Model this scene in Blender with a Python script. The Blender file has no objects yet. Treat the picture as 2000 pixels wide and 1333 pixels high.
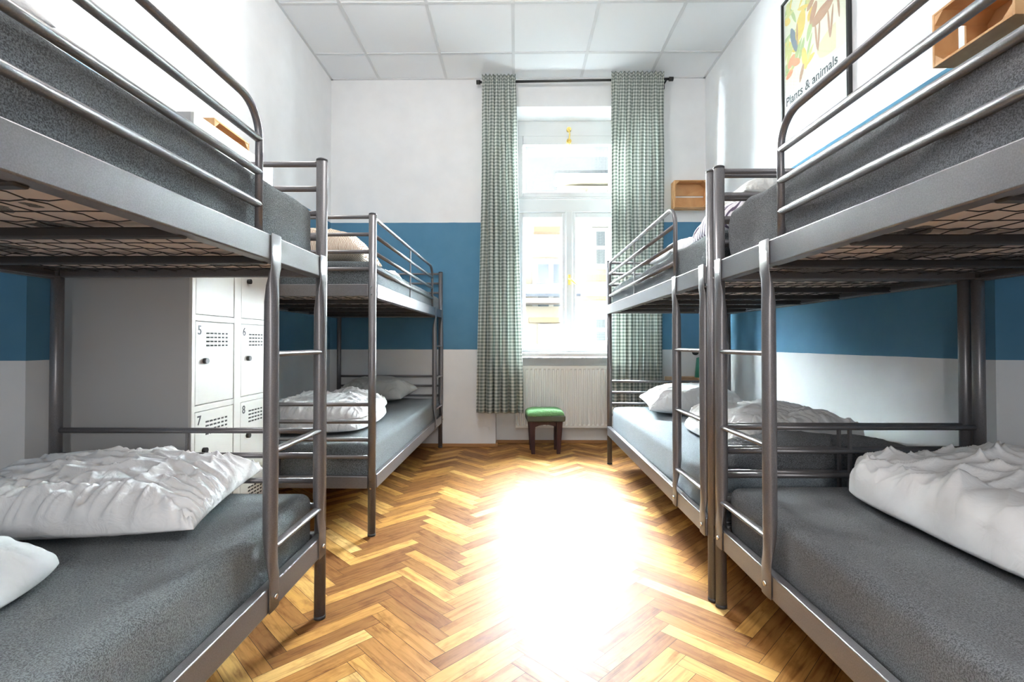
import bpy, bmesh, math, random
from mathutils import Vector, Matrix, noise
sc = bpy.context.scene
COL = sc.collection
PI = math.pi

# ------------------------------------------------------------------ camera
cam_d = bpy.data.cameras.new('camera'); cam = bpy.data.objects.new('camera', cam_d); COL.objects.link(cam)
F_PX = 966.08
cam_d.sensor_width = 36.0; cam_d.lens = F_PX / 2000 * 36.0; cam_d.sensor_fit = 'HORIZONTAL'
cam_d.clip_start = 0.02; cam_d.clip_end = 200
cam_d.shift_y = -10.5 / 2000
cam.location = (0, 0, 0.9458)
cam.rotation_euler = (math.radians(90 + 0.789), 0, math.radians(0.575))
sc.camera = cam
sc.render.resolution_x = 2000; sc.render.resolution_y = 1333

# ------------------------------------------------------------------ view, world, sun
vs = sc.view_settings
sc.display_settings.display_device = 'sRGB'
vs.view_transform = 'Standard'; vs.look = 'None'; vs.gamma = 1.0; vs.use_curve_mapping = False
vs.exposure = 1.78
w = bpy.data.worlds.new('world'); sc.world = w; w.use_nodes = True
wn = w.node_tree; wn.nodes.clear()
wo = wn.nodes.new('ShaderNodeOutputWorld'); wb = wn.nodes.new('ShaderNodeBackground')
wb.inputs['Color'].default_value = (0.88, 0.94, 1.0, 1); wb.inputs['Strength'].default_value = .30
wn.links.new(wb.outputs[0], wo.inputs[0])
sc.cycles.max_bounces = 10; sc.cycles.diffuse_bounces = 6; sc.cycles.transparent_max_bounces = 12
sc.cycles.sample_clamp_indirect = 8.0

def light(name, kind, loc, rot, energy, color, **kw):
    d = bpy.data.lights.new(name, kind); d.energy = energy; d.color = color
    for k, v in kw.items(): setattr(d, k, v)
    o = bpy.data.objects.new(name, d); COL.objects.link(o); o.location = loc; o.rotation_euler = rot
    return o
light('sun_on_courtyard', 'SUN', (0, -5, 20), (math.radians(50), 0, math.radians(-20)), 0.5, (1.0, 0.93, 0.82), angle=0.01)
# the bright hazy sky over the courtyard roofs, a very soft high source that reaches in through the window
light('bright_sky_glow', 'SUN', (0, 30, 20), (math.radians(-70), 0, math.radians(0)), 280.0, (0.86, 0.94, 1.0), angle=math.radians(140))
light('hazy_sun_through_cloud', 'SUN', (2, 30, 18), (math.radians(-66), 0, math.radians(3)), 7.0, (1.0, 0.98, 0.95), angle=math.radians(24))
pt = light('window_daylight_portal', 'AREA', (0.50, 4.98, 1.98), (math.radians(-90), 0, 0), 1.0, (1, 1, 1), shape='RECTANGLE', size=1.3, size_y=2.4)
pt.data.cycles.is_portal = True
# unseen pendant lamps added to fill the room (their fixtures are built further down)
CEIL_LAMPS = [(-0.38, 2.25, 2.92, 16.0), (0.0, -0.6, 2.86, 14.0)]
for x, y, z, e in CEIL_LAMPS:
    light('pendant_light', 'POINT', (x, y, z), (0, 0, 0), e, (1.0, 0.985, 0.96), shadow_soft_size=.13)

# added floor lamp, unseen behind the camera, frontal fill for the near bunks
light('floor_lamp_light', 'POINT', (0.0, -1.35, 1.25), (0, 0, 0), 23.0, (1.0, 0.96, 0.92), shadow_soft_size=.22)

# ------------------------------------------------------------------ materials
def mat(name, col=(.8, .8, .8), rough=.5, metal=0.0, spec=.5):
    m = bpy.data.materials.new(name); m.use_nodes = True
    b = m.node_tree.nodes['Principled BSDF']
    b.inputs['Base Color'].default_value = (*col, 1); b.inputs['Roughness'].default_value = rough
    b.inputs['Metallic'].default_value = metal; b.inputs['Specular IOR Level'].default_value = spec
    return m
class NT:
    def __init__(s, m): s.t = m.node_tree; s.b = s.t.nodes['Principled BSDF']
    def n(s, typ, **kw):
        nd = s.t.nodes.new(typ)
        for k, v in kw.items():
            if k in nd.inputs: nd.inputs[k].default_value = v
            else: setattr(nd, k, v)
        return nd
    def l(s, a, b): s.t.links.new(a, b)
    def coord(s, out='Object', scale=(1, 1, 1)):
        c = s.n('ShaderNodeTexCoord'); mp = s.n('ShaderNodeMapping'); mp.inputs['Scale'].default_value = scale
        s.l(c.outputs[out], mp.inputs[0]); return mp.outputs[0]
    def noise(s, vec, scale, detail=3, rough=.5):
        nd = s.n('ShaderNodeTexNoise', Scale=scale, Detail=detail, Roughness=rough); s.l(vec, nd.inputs['Vector']); return nd.outputs['Fac']
    def ramp(s, fac, stops):
        r = s.n('ShaderNodeValToRGB'); e = r.color_ramp.elements
        while len(e) < len(stops): e.new(.5)
        for el, (p, c) in zip(e, stops): el.position = p; el.color = (*c, 1)
        s.l(fac, r.inputs[0]); return r.outputs[0]
    def bump(s, h, strength=.3, dist=.01):
        b = s.n('ShaderNodeBump', Strength=strength, Distance=dist); s.l(h, b.inputs['Height']); s.l(b.outputs[0], s.b.inputs['Normal'])
    def math(s, op, a, b=None):
        nd = s.n('ShaderNodeMath', operation=op)
        for i, v in enumerate((a, b)):
            if v is None: continue
            if isinstance(v, (int, float)): nd.inputs[i].default_value = v
            else: s.l(v, nd.inputs[i])
        return nd.outputs[0]
    def mix(s, f, a, b):
        nd = s.n('ShaderNodeMix', data_type='RGBA')
        for i, v in ((0, f), (6, a), (7, b)):
            if isinstance(v, (int, float)): nd.inputs[i].default_value = v
            elif isinstance(v, tuple): nd.inputs[i].default_value = (*v, 1)
            else: s.l(v, nd.inputs[i])
        return nd.outputs[2]

def m_steel():
    m = mat('grey_painted_steel', (.25, .24, .25), .34, .48)
    t = NT(m); v = t.coord(scale=(1, 1, 1)); nz = t.noise(v, 420, 2)
    t.l(t.ramp(nz, [(.3, (.175, .168, .175)), (.7, (.225, .217, .228))]), t.b.inputs['Base Color'])
    t.bump(nz, .04, .001); return m
def m_fleece(name, dark, light_):
    m = mat(name, light_, .95, 0, .1); t = NT(m)
    v = t.coord(); a = t.noise(v, 360, 3, .8); b = t.noise(v, 14, 3)
    c = t.ramp(a, [(.43, dark), (.50, tuple((x + y) / 2 for x, y in zip(dark, light_))), (.57, light_)])
    t.l(t.mix(t.math('MULTIPLY', b, .35), c, tuple(x * .75 for x in light_)), t.b.inputs['Base Color'])
    t.bump(a, .9, .006)
    t.b.inputs['Sheen Weight'].default_value = .35; t.b.inputs['Sheen Roughness'].default_value = .5
    return m
def m_cloth(name, col, wscale=16, strength=.35):
    m = mat(name, col, .85, 0, .2); t = NT(m)
    v = t.coord(); n1 = t.n('ShaderNodeTexNoise', Scale=wscale, Detail=3.0, Distortion=1.2); t.l(v, n1.inputs['Vector'])
    n2 = t.noise(v, 900, 1)
    h = t.math('ADD', t.math('MULTIPLY', n1.outputs['Fac'], 1.0), t.math('MULTIPLY', n2, .04))
    t.bump(h, strength, .02); t.b.inputs['Sheen Weight'].default_value = .1
    return m
def m_wall():
    m = mat('painted_wall_white_with_blue_band', (.8, .8, .8), .8, 0, .12); t = NT(m)
    g = t.n('ShaderNodeNewGeometry'); s = t.n('ShaderNodeSeparateXYZ'); t.l(g.outputs['Position'], s.inputs[0])
    wob = t.math('MULTIPLY', t.math('SUBTRACT', t.noise(g.outputs['Position'], 6, 2), .5), .006)
    z = t.math('ADD', s.outputs[2], wob)
    band = t.math('MULTIPLY', t.math('GREATER_THAN', z, .882), t.math('LESS_THAN', z, 2.04))
    nz = t.noise(g.outputs['Position'], 5, 4)
    blue = t.ramp(nz, [(.3, (.090, .225, .345)), (.7, (.105, .248, .375))])
    white = t.ramp(nz, [(.3, (.78, .785, .79)), (.7, (.83, .835, .84))])
    t.l(t.mix(band, white, blue), t.b.inputs['Base Color'])
    t.bump(t.noise(g.outputs['Position'], 120, 3), .08, .004); return m
def m_floor():
    m = mat('herringbone_oak', (.5, .25, .08), .3, 0, .16); t = NT(m)
    a = t.n('ShaderNodeAttribute'); a.attribute_name = 'plank'
    u = t.n('ShaderNodeUVMap'); u.uv_map = 'UVMap'
    mp = t.n('ShaderNodeMapping'); mp.inputs['Scale'].default_value = (5, 60, 1); t.l(u.outputs[0], mp.inputs[0])
    sep = t.n('ShaderNodeSeparateColor'); t.l(a.outputs['Color'], sep.inputs[0])
    base = t.ramp(sep.outputs[0], [(0, (.27, .115, .036)), (.15, (.44, .21, .058)), (.5, (.59, .315, .088)), (.8, (.68, .40, .13)), (1, (.74, .49, .20))])
    g = t.n('ShaderNodeTexNoise', Scale=1.0, Detail=5.0, Roughness=.62, Distortion=.8); t.l(mp.outputs[0], g.inputs['Vector'])
    mp2 = t.n('ShaderNodeMapping'); mp2.inputs['Scale'].default_value = (9, 14, 1); t.l(u.outputs[0], mp2.inputs[0])
    bl = t.noise(mp2.outputs[0], 1.0, 4, .6)
    dark = t.n('ShaderNodeMixRGB', blend_type='MULTIPLY'); dark.inputs[0].default_value = 1
    t.l(base, dark.inputs[1]); t.l(t.ramp(g.outputs['Fac'], [(.30, (.55, .46, .38)), (.5, (.92, .9, .87)), (.7, (1.08, 1.06, 1.0))]), dark.inputs[2])
    d2 = t.n('ShaderNodeMixRGB', blend_type='MULTIPLY'); d2.inputs[0].default_value = 1
    t.l(dark.outputs[0], d2.inputs[1]); t.l(t.ramp(bl, [(.25, (.58, .48, .40)), (.48, (1, 1, 1))]), d2.inputs[2])
    t.l(d2.outputs[0], t.b.inputs['Base Color'])
    t.l(t.ramp(g.outputs['Fac'], [(.3, (.56, .56, .56)), (.7, (.46, .46, .46))]), t.b.inputs['Roughness'])
    t.bump(g.outputs['Fac'], .10, .002)
    t.b.inputs['Coat Weight'].default_value = .05; t.b.inputs['Coat Roughness'].default_value = .36
    return m
def m_wood(name, c1, c2, axis=(2, 30, 30), rough=.5):
    m = mat(name, c1, rough, 0, .3); t = NT(m)
    v = t.coord(scale=axis); n = t.n('ShaderNodeTexNoise', Scale=1.5, Detail=4.0, Distortion=.6); t.l(v, n.inputs['Vector'])
    t.l(t.ramp(n.outputs['Fac'], [(.3, c1), (.7, c2)]), t.b.inputs['Base Color']); t.bump(n.outputs['Fac'], .12, .003); return m
def m_curtain():
    m = bpy.data.materials.new('green_gingham_curtain'); m.use_nodes = True; t = NT(m)
    u = t.n('ShaderNodeUVMap'); u.uv_map = 'UVMap'; s = t.n('ShaderNodeSeparateXYZ'); t.l(u.outputs[0], s.inputs[0])
    P = .030
    def stripe(o):
        return t.math('GREATER_THAN', t.math('FRACT', t.math('DIVIDE', o, P)), .5)
    k = t.math('MULTIPLY', t.math('ADD', stripe(s.outputs[0]), stripe(s.outputs[1])), .5)
    c = t.ramp(k, [(0, (.82, .83, .79)), (.5, (.50, .535, .50)), (1, (.23, .27, .25))])
    t.b.inputs['Roughness'].default_value = .9; t.l(c, t.b.inputs['Base Color']); t.b.inputs['Specular IOR Level'].default_value = .1
    tr = t.n('ShaderNodeBsdfTranslucent'); t.l(c, tr.inputs[0])
    mx = t.n('ShaderNodeMixShader'); mx.inputs[0].default_value = .5
    out = t.t.nodes['Material Output']; t.l(t.b.outputs[0], mx.inputs[1]); t.l(tr.outputs[0], mx.inputs[2]); t.l(mx.outputs[0], out.inputs[0])
    return m
def m_glass():
    m = bpy.data.materials.new('window_glass'); m.use_nodes = True; t = m.node_tree; t.nodes.clear()
    o = t.nodes.new('ShaderNodeOutputMaterial'); a = t.nodes.new('ShaderNodeBsdfTransparent'); g = t.nodes.new('ShaderNodeBsdfGlossy')
    a.inputs[0].default_value = (.97, .985, .98, 1); g.inputs['Roughness'].default_value = .02
    x = t.nodes.new('ShaderNodeMixShader'); lw = t.nodes.new('ShaderNodeLayerWeight'); lw.inputs[0].default_value = .5
    pw = t.nodes.new('ShaderNodeMath'); pw.operation = 'POWER'; pw.inputs[1].default_value = 4.0; t.links.new(lw.outputs['Facing'], pw.inputs[0])
    f = t.nodes.new('ShaderNodeMath'); f.operation = 'MULTIPLY_ADD'; f.inputs[1].default_value = .5; f.inputs[2].default_value = .035; t.links.new(pw.outputs[0], f.inputs[0])
    t.links.new(f.outputs[0], x.inputs[0]); t.links.new(a.outputs[0], x.inputs[1]); t.links.new(g.outputs[0], x.inputs[2]); t.links.new(x.outputs[0], o.inputs[0]); return m
def m_stripes(name, base, dark, scale, axis=0, warp=2.0, lo=.45, hi=.55):
    m = mat(name, base, .9, 0, .1); t = NT(m); v = t.coord(); s = t.n('ShaderNodeTexWave', Scale=scale, Distortion=warp, Detail=2.0)
    s.bands_direction = 'XYZ'[axis]; t.l(v, s.inputs['Vector']); t.l(t.ramp(s.outputs['Fac'], [(lo, dark), (hi, base)]), t.b.inputs['Base Color']); t.bump(t.noise(v, 18, 3), .3, .02); return m

M = dict(
    steel=m_steel(), chrome=mat('zinc_bolt', (.6, .6, .6), .25, 1), cap=mat('dark_post_cap', (.05, .05, .055), .4),
    wire=mat('dark_wire', (.055, .053, .055), .4, .6), bar=mat('dark_steel_bar', (.06, .058, .06), .45, .5),
    fleece=m_fleece('grey_fleece', (.022, .028, .033), (.285, .325, .35)),
    fleece_d=m_fleece('charcoal_fleece', (.022, .025, .031), (.235, .25, .275)),
    fleece_b=m_fleece('pale_blue_fleece', (.16, .20, .24), (.42, .50, .56)),  # same grey fleece, the daylight on it put into the colour
    ticking=m_cloth('mattress_ticking', (.72, .66, .63), 8, .2),
    duvet=m_cloth('white_cotton', (.87, .87, .88), 15, .30), pillow=m_cloth('white_quilted_cotton', (.86, .86, .87), 22, .30),
    linen=m_cloth('pale_grey_cotton', (.62, .62, .60), 15, .3),
    wall=m_wall(), floor=m_floor(), gap=mat('dark_floor_joint', (.035, .018, .01), .8),
    white=mat('white_lacquer', (.70, .70, .70), .35), stone=mat('dark_brick_outside', (.014, .011, .010), .9, 0, .1), tile=mat('ceiling_tile', (.86, .875, .89), .9, 0, .1), grid=mat('ceiling_grid_paint', (.68, .69, .70), .5),
    base=m_wood('skirting_wood', (.33, .16, .06), (.45, .24, .10), (4, 4, 40)), locker=mat('cream_locker_enamel', (.60, .59, .555), .4), 
    lockside=mat('grey_locker_enamel', (.45, .445, .44), .55), black=mat('black_slot', (.02, .02, .02), .6),
    blackm=mat('black_metal', (.03, .03, .03), .35, .3), curtain=m_curtain(), glass=m_glass(), brass=mat('brass', (.80, .58, .18), .3, 1),
    radiator=mat('radiator_enamel', (.80, .79, .76), .35), green=m_cloth('green_plush', (.19, .40, .17), 60, .5),
    darkwood=m_wood('dark_stained_wood', (.045, .02, .022), (.08, .035, .035), (20, 20, 3)), pine=m_wood('pine_wood', (.52, .27, .11), (.68, .40, .19), (6, 6, 6)),
    pine_l=m_wood('pale_pine_wood', (.60, .40, .24), (.72, .52, .34), (6, 6, 6)),
    teal=mat('green_lamp_shade', (.02, .22, .16), .3), grille=mat('stool_rim', (.10, .11, .08), .8),
    stripe_p=m_stripes('striped_duvet_cotton', (.78, .74, .78), (.13, .10, .15), 9, 1, 3.5, .25, .42),
    stripe_b=m_stripes('striped_pillow_cotton', (.74, .66, .56), (.32, .20, .13), 40, 0, 3.0, .2, .5),
    facade=mat('cream_plaster', (.50, .44, .34), .9), facade2=mat('pale_plaster', (.52, .49, .43), .9), cornice=mat('ochre_cornice', (.40, .27, .16), .9),
    roof=mat('grey_roof_sheet', (.10, .11, .13), .8, 0, .1), outwin=mat('far_window_pane', (.14, .16, .19), .2), outframe=mat('far_window_frame', (.62, .62, .6), .6),
    ground=mat('courtyard_paving', (.018, .018, .018), .95, 0, .1), darkroof=mat('eave_soffit', (.30, .25, .22), .8),
    paper=mat('poster_paper', (.86, .85, .82), .5), ink=mat('poster_ink', (.06, .06, .07), .6),
    lampwhite=mat('lamp_diffuser', (.9, .9, .88), .4),
)
P_COL = dict(leaf=(.42, .50, .22), leaf2=(.62, .60, .24), yellow=(.78, .56, .14), orange=(.76, .30, .16), brown=(.50, .28, .18), violet=(.34, .26, .40), sky=(.70, .78, .76), ochre=(.70, .62, .40), navy=(.16, .19, .26), cream=(.78, .74, .60))
for k, c in P_COL.items(): M['p_' + k] = mat('poster_' + k, c, .6)

# ------------------------------------------------------------------ mesh helpers
class MB:
    def __init__(s): s.bm = bmesh.new(); s.uv = None
    def box(s, x0, x1, y0, y1, z0, z1, bev=0.0, seg=2, mi=0):
        r = bmesh.ops.create_cube(s.bm, size=1.0); vs_ = r['verts']
        for v in vs_: v.co = Vector(((x0 + x1) / 2 + v.co.x * (x1 - x0), (y0 + y1) / 2 + v.co.y * (y1 - y0), (z0 + z1) / 2 + v.co.z * (z1 - z0)))
        fs = list({f for v in vs_ for f in v.link_faces})
        for f in fs: f.material_index = mi
        if bev > 0:
            es = list({e for v in vs_ for e in v.link_edges})
            r = bmesh.ops.bevel(s.bm, geom=es, offset=bev, segments=seg, profile=.5, affect='EDGES')
            for f in r['faces']: f.smooth = True; f.material_index = mi
        return s
    def tube(s, pts, rx, ry=None, n=12, up=Vector((0, 0, 1)), cap=True, radii=None):
        """pts: list of points; section ellipse rx (side) by ry (along 'up')."""
        ry = ry or rx; pts = [Vector(p) for p in pts]; rings = []
        for i, p in enumerate(pts):
            a = pts[max(i - 1, 0)]; b = pts[min(i + 1, len(pts) - 1)]; d = (b - a).normalized()
            u = up if abs(d.dot(up)) < .98 else Vector((0, 1, 0))
            sx = d.cross(u).normalized(); sy = sx.cross(d).normalized()
            fx, fy = radii[i] if radii else (rx, ry)
            rings.append([s.bm.verts.new(p + sx * math.cos(t) * fx + sy * math.sin(t) * fy) for t in [2 * PI * k / n for k in range(n)]])
        for r0, r1 in zip(rings, rings[1:]):
            for k in range(n):
                f = s.bm.faces.new((r0[k], r0[(k + 1) % n], r1[(k + 1) % n], r1[k])); f.smooth = True
        if cap:
            s.bm.faces.new(rings[0][::-1]); s.bm.faces.new(rings[-1])
        return s
    def quad(s, a, b, c, d, mi=0):
        f = s.bm.faces.new([s.bm.verts.new(p) for p in (a, b, c, d)]); f.material_index = mi; return f
    def poly(s, pts, mi=0):
        f = s.bm.faces.new([s.bm.verts.new(p) for p in pts]); f.material_index = mi; return f
    def prism(s, pts, ext, mi=0):
        ext = Vector(ext); a = [s.bm.verts.new(p) for p in pts]; b = [s.bm.verts.new(Vector(p) + ext) for p in pts]; n = len(pts)
        fs = [s.bm.faces.new(a[::-1]), s.bm.faces.new(b)] + [s.bm.faces.new((a[i], a[(i + 1) % n], b[(i + 1) % n], b[i])) for i in range(n)]
        for f in fs: f.material_index = mi
        return s
    def build(s, name, mats, parent=None, loc=None, rot=None, fix=True):
        if fix: bmesh.ops.recalc_face_normals(s.bm, faces=s.bm.faces)
        me = bpy.data.meshes.new(name); s.bm.to_mesh(me); s.bm.free()
        for m in (mats if isinstance(mats, (list, tuple)) else [mats]): me.materials.append(m)
        o = bpy.data.objects.new(name, me); COL.objects.link(o)
        if parent: o.parent = parent
        if loc: o.location = loc
        if rot: o.rotation_euler = rot
        return o
def tag(o, label=None, cat=None, group=None, kind=None):
    for k, v in (('label', label), ('category', cat), ('group', group), ('kind', kind)):
        if v: o[k] = v
    return o
def thing(name, label, cat, loc=(0, 0, 0), rz=0, group=None):
    o = bpy.data.objects.new(name, None); COL.objects.link(o); o.empty_display_size = .1
    o.location = loc; o.rotation_euler = (0, 0, rz); return tag(o, label, cat, group)
def struct(o): return tag(o, kind='structure')
def dup(root, loc, rz, label, group=None):
    def rec(o, par):
        c = o.copy(); COL.objects.link(c); c.parent = par
        for ch in kids.get(o.name, []): rec(ch, c)
        return c
    kids = {}
    for o in bpy.data.objects:
        if o.parent: kids.setdefault(o.parent.name, []).append(o)
    r = rec(root, None); r.location = loc; r.rotation_euler = (0, 0, rz); r['label'] = label
    if group: r['group'] = group
    return r

def grid_mesh(name, nu, nv, fn, m, parent=None, closed_u=False, uv=None, thickness=0):
    bm = bmesh.new(); vs_ = [[bm.verts.new(fn(i / nu, j / nv)) for j in range(nv + 1)] for i in range(nu if closed_u else nu + 1)]
    ul = bm.loops.layers.uv.new('UVMap') if uv else None
    for i in range(nu):
        for j in range(nv):
            i2 = (i + 1) % len(vs_)
            f = bm.faces.new((vs_[i][j], vs_[i2][j], vs_[i2][j + 1], vs_[i][j + 1])); f.smooth = True
            if uv:
                for lp, (a, b) in zip(f.loops, ((i, j), (i + 1, j), (i + 1, j + 1), (i, j + 1))): lp[ul].uv = uv(a / nu, b / nv)
    me = bpy.data.meshes.new(name); bm.to_mesh(me); bm.free(); me.materials.append(m)
    o = bpy.data.objects.new(name, me); COL.objects.link(o)
    if parent: o.parent = parent
    return o

def ridge(v): return 1 - abs(noise.noise(v)) * 2
def soft(name, size, m, seed=0, parent=None, p=2.4, q=.5, bottom=.35, pinch=.05, fold=.012, gather=.010, lump=.0, n=110, corner=0.0, loc=None, rot=None, layers=1, layer_gap=.6, sag=None, quilt=0.0, gf=26):
    """A cushion like closed surface: quilted pillow or folded duvet, wrinkles in the mesh itself."""
    W, D, H = size; rnd = random.Random(seed); off = Vector((rnd.random() * 50, rnd.random() * 50, rnd.random() * 50))
    bm = bmesh.new()
    for L in range(layers):
        lw = W * (1 - .05 * L); ld = D * (1 - .07 * L); lh = H / layers * (1.15 if layers > 1 else 1); lz = L * H / layers * layer_gap * 1.3
        lo = off + Vector((L * 7.3, L * 3.1, 0)); lx = .02 * L * W; grids = []
        for side in (1, -1):
            g = []
            for i in range(n + 1):
                row = []
                for j in range(n + 1):
                    # cosine spacing, denser near the edge
                    u = math.sin((i / n - .5) * PI) * .35 + (i / n * 2 - 1) * .65; v = math.sin((j / n - .5) * PI) * .35 + (j / n * 2 - 1) * .65
                    au, av = abs(u), abs(v)
                    x = u * (1 - pinch * (1 - v * v) * au); y = v * (1 - pinch * (1 - u * u) * av)
                    if corner:  # square to rounded outline
                        x *= 1 - corner * v * v * .5 * u * u; y *= 1 - corner * u * u * .5 * v * v
                    e = max(1 - au ** p, 0) * max(1 - av ** p, 0); t = e ** q
                    X, Y = x * lw / 2, y * ld / 2
                    P = Vector((X, Y, 0)) + lo
                    edge = max(au, av)
                    per = (Y if au > av else X)
                    wob = noise.noise(P * 2.2)
                    X += .022 * noise.noise(P * 2.7 + Vector((9, 0, 0))) * edge ** 4 * (1 if corner else .4); Y += .022 * noise.noise(P * 2.7 + Vector((0, 9, 0))) * edge ** 4 * (1 if corner else .4)
                    z = lh * t * (1 if side > 0 else -bottom)
                    wp = P + Vector((noise.noise(P * 4), noise.noise(P * 4 + Vector((5, 5, 5))), 0)) * .10
                    f1 = ridge(Vector((wp.x * 5, wp.y * 9, seed))) ** 3 if True else 0
                    f2 = ridge(Vector((wp.x * 12 + 3, wp.y * 7, seed + 4.0))) ** 4
                    gat = ridge(Vector((per * gf + 6 * wob, edge * 1.6, seed + L))) ** 2
                    ew = min(1, max(0, (edge - .45) / .5))
                    amp = (t ** .5)
                    dz = fold * (f1 * .9 + f2 * .5 - .5) * amp + gather * gat * ew * (1 - max(0, edge - .97) / .03) 
                    dz += lump * 2.2 * (abs(noise.noise(P * 3.4 + Vector((noise.noise(P * 3), 0, 0)) * .3)) ** .7 - .3) * amp + lump * .5 * noise.noise(P * 7.0 + Vector((3, 1, 0))) * amp
                    if quilt and side > 0:
                        qx = P.x * 9 + .5 * math.sin(P.y * 16); qy = P.y * 7
                        dz -= quilt * math.exp(-((qy % 1) - .5) ** 2 * 260) * amp
                        dz -= quilt * .8 * math.exp(-(((P.y * 7 + .5 + .28 * math.sin(P.x * 22)) % 1) - .5) ** 2 * 200) * amp
                    if side < 0: dz *= .4 * bottom
                    z = z + dz if side > 0 else z - abs(dz) * .3
                    if sag: z += sag * (X * X / (lw * lw / 4) + Y * Y / (ld * ld / 4)) * .5
                    row.append((X + lx, Y, z + lz + lh * bottom))
                g.append(row)
            grids.append(g)
        def mk(g, reuse=None):
            vv = []
            for i in range(n + 1):
                vv.append([reuse[i][j] if reuse and (i in (0, n) or j in (0, n)) else bm.verts.new(g[i][j]) for j in range(n + 1)])
            return vv
        top = mk(grids[0]); bot = mk(grids[1], top)
        for vv, fl in ((top, False), (bot, True)):
            for i in range(n):
                for j in range(n):
                    q4 = [vv[i][j], vv[i + 1][j], vv[i + 1][j + 1], vv[i][j + 1]]
                    if fl: q4.reverse()
                    try: f = bm.faces.new(q4); f.smooth = True
                    except ValueError: pass
    me = bpy.data.meshes.new(name); bm.to_mesh(me); bm.free(); me.materials.append(m)
    o = bpy.data.objects.new(name, me); COL.objects.link(o)
    if parent: o.parent = parent
    if loc: o.location = loc
    if rot is not None: o.rotation_euler = rot
    return o

def slab(name, W, D, z0, z1, r, m, parent=None, wr=.0, bulge=0.0, seed=1, nseg=80, lumpf=4.0, tuck=0.0):
    """Rounded mattress-like block centred on x,y, wrinkled by real displacement."""
    per = []
    H = z1 - z0; r = min(r, H / 2 * .98); pts = []
    def arc(cx, cz, a0, a1, k=7):
        return [(cx + r * math.cos(a0 + (a1 - a0) * i / k), cz + r * math.sin(a0 + (a1 - a0) * i / k)) for i in range(k + 1)]
    hx, hz = W / 2, H / 2
    prof = []
    segs = [arc(hx - r, hz - r, 0, PI / 2), arc(-hx + r, hz - r, PI / 2, PI), arc(-hx + r, -hz + r, PI, 1.5 * PI), arc(hx - r, -hz + r, 1.5 * PI, 2 * PI)]
    for i, sg in enumerate(segs):
        prof += sg; nx = segs[(i + 1) % 4][0]; a = sg[-1]; k = 26 if i in (0, 2) else 6
        prof += [(a[0] + (nx[0] - a[0]) * t / k, a[1] + (nx[1] - a[1]) * t / k) for t in range(1, k)]
    n = len(prof); bm = bmesh.new(); rings = []
    ys = []
    K = 8
    for i in range(K): t = i / K * PI / 2; ys.append((-D / 2 + r * (1 - math.sin(t)), r * (1 - math.cos(t)))) if False else ys.append((-D / 2 + r * (1 - math.cos(t)), r * (1 - math.sin(t))))
    ys += [(-D / 2 + r + (D - 2 * r) * i / nseg, 0) for i in range(nseg + 1)]
    ys += [(-y, ins) for y, ins in reversed(ys[:K])]
    off = Vector((seed * 3.7, seed * 1.9, seed))
    for y, ins in ys:
        ring = []
        for (x, z) in prof:
            sx = (hx - ins) / hx; sz = (hz - ins) / hz; X = x * sx; Z = z * sz
            nrm = Vector((X / hx, 0, Z / hz)); nrm.normalize()
            P = Vector((X, y, Z)) + off
            d = wr * (noise.noise(P * lumpf) + .6 * noise.noise(P * lumpf * 2.3) + .5 * (ridge(Vector((P.x * 3, P.y * 2.0 + 1.2 * noise.noise(P * 2), P.z * 10))) ** 3 - .4))
            topw = max(0, Z / hz)
            Z2 = Z + bulge * topw * (1 - (X / hx) ** 4)
            if tuck and abs(x) > hx * .97: d -= 0
            ring.append(bm.verts.new(Vector((X, y, Z2 + z0 + hz)) + nrm * d))
        rings.append(ring)
    for a, b in zip(rings, rings[1:]):
        for k in range(n): f = bm.faces.new((a[k], b[k], b[(k + 1) % n], a[(k + 1) % n])); f.smooth = True
    bm.faces.new(rings[0]); bm.faces.new(rings[-1][::-1])
    bmesh.ops.recalc_face_normals(bm, faces=bm.faces)
    me = bpy.data.meshes.new(name); bm.to_mesh(me); bm.free(); me.materials.append(m)
    o = bpy.data.objects.new(name, me); COL.objects.link(o)
    if parent: o.parent = parent
    return o

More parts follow.
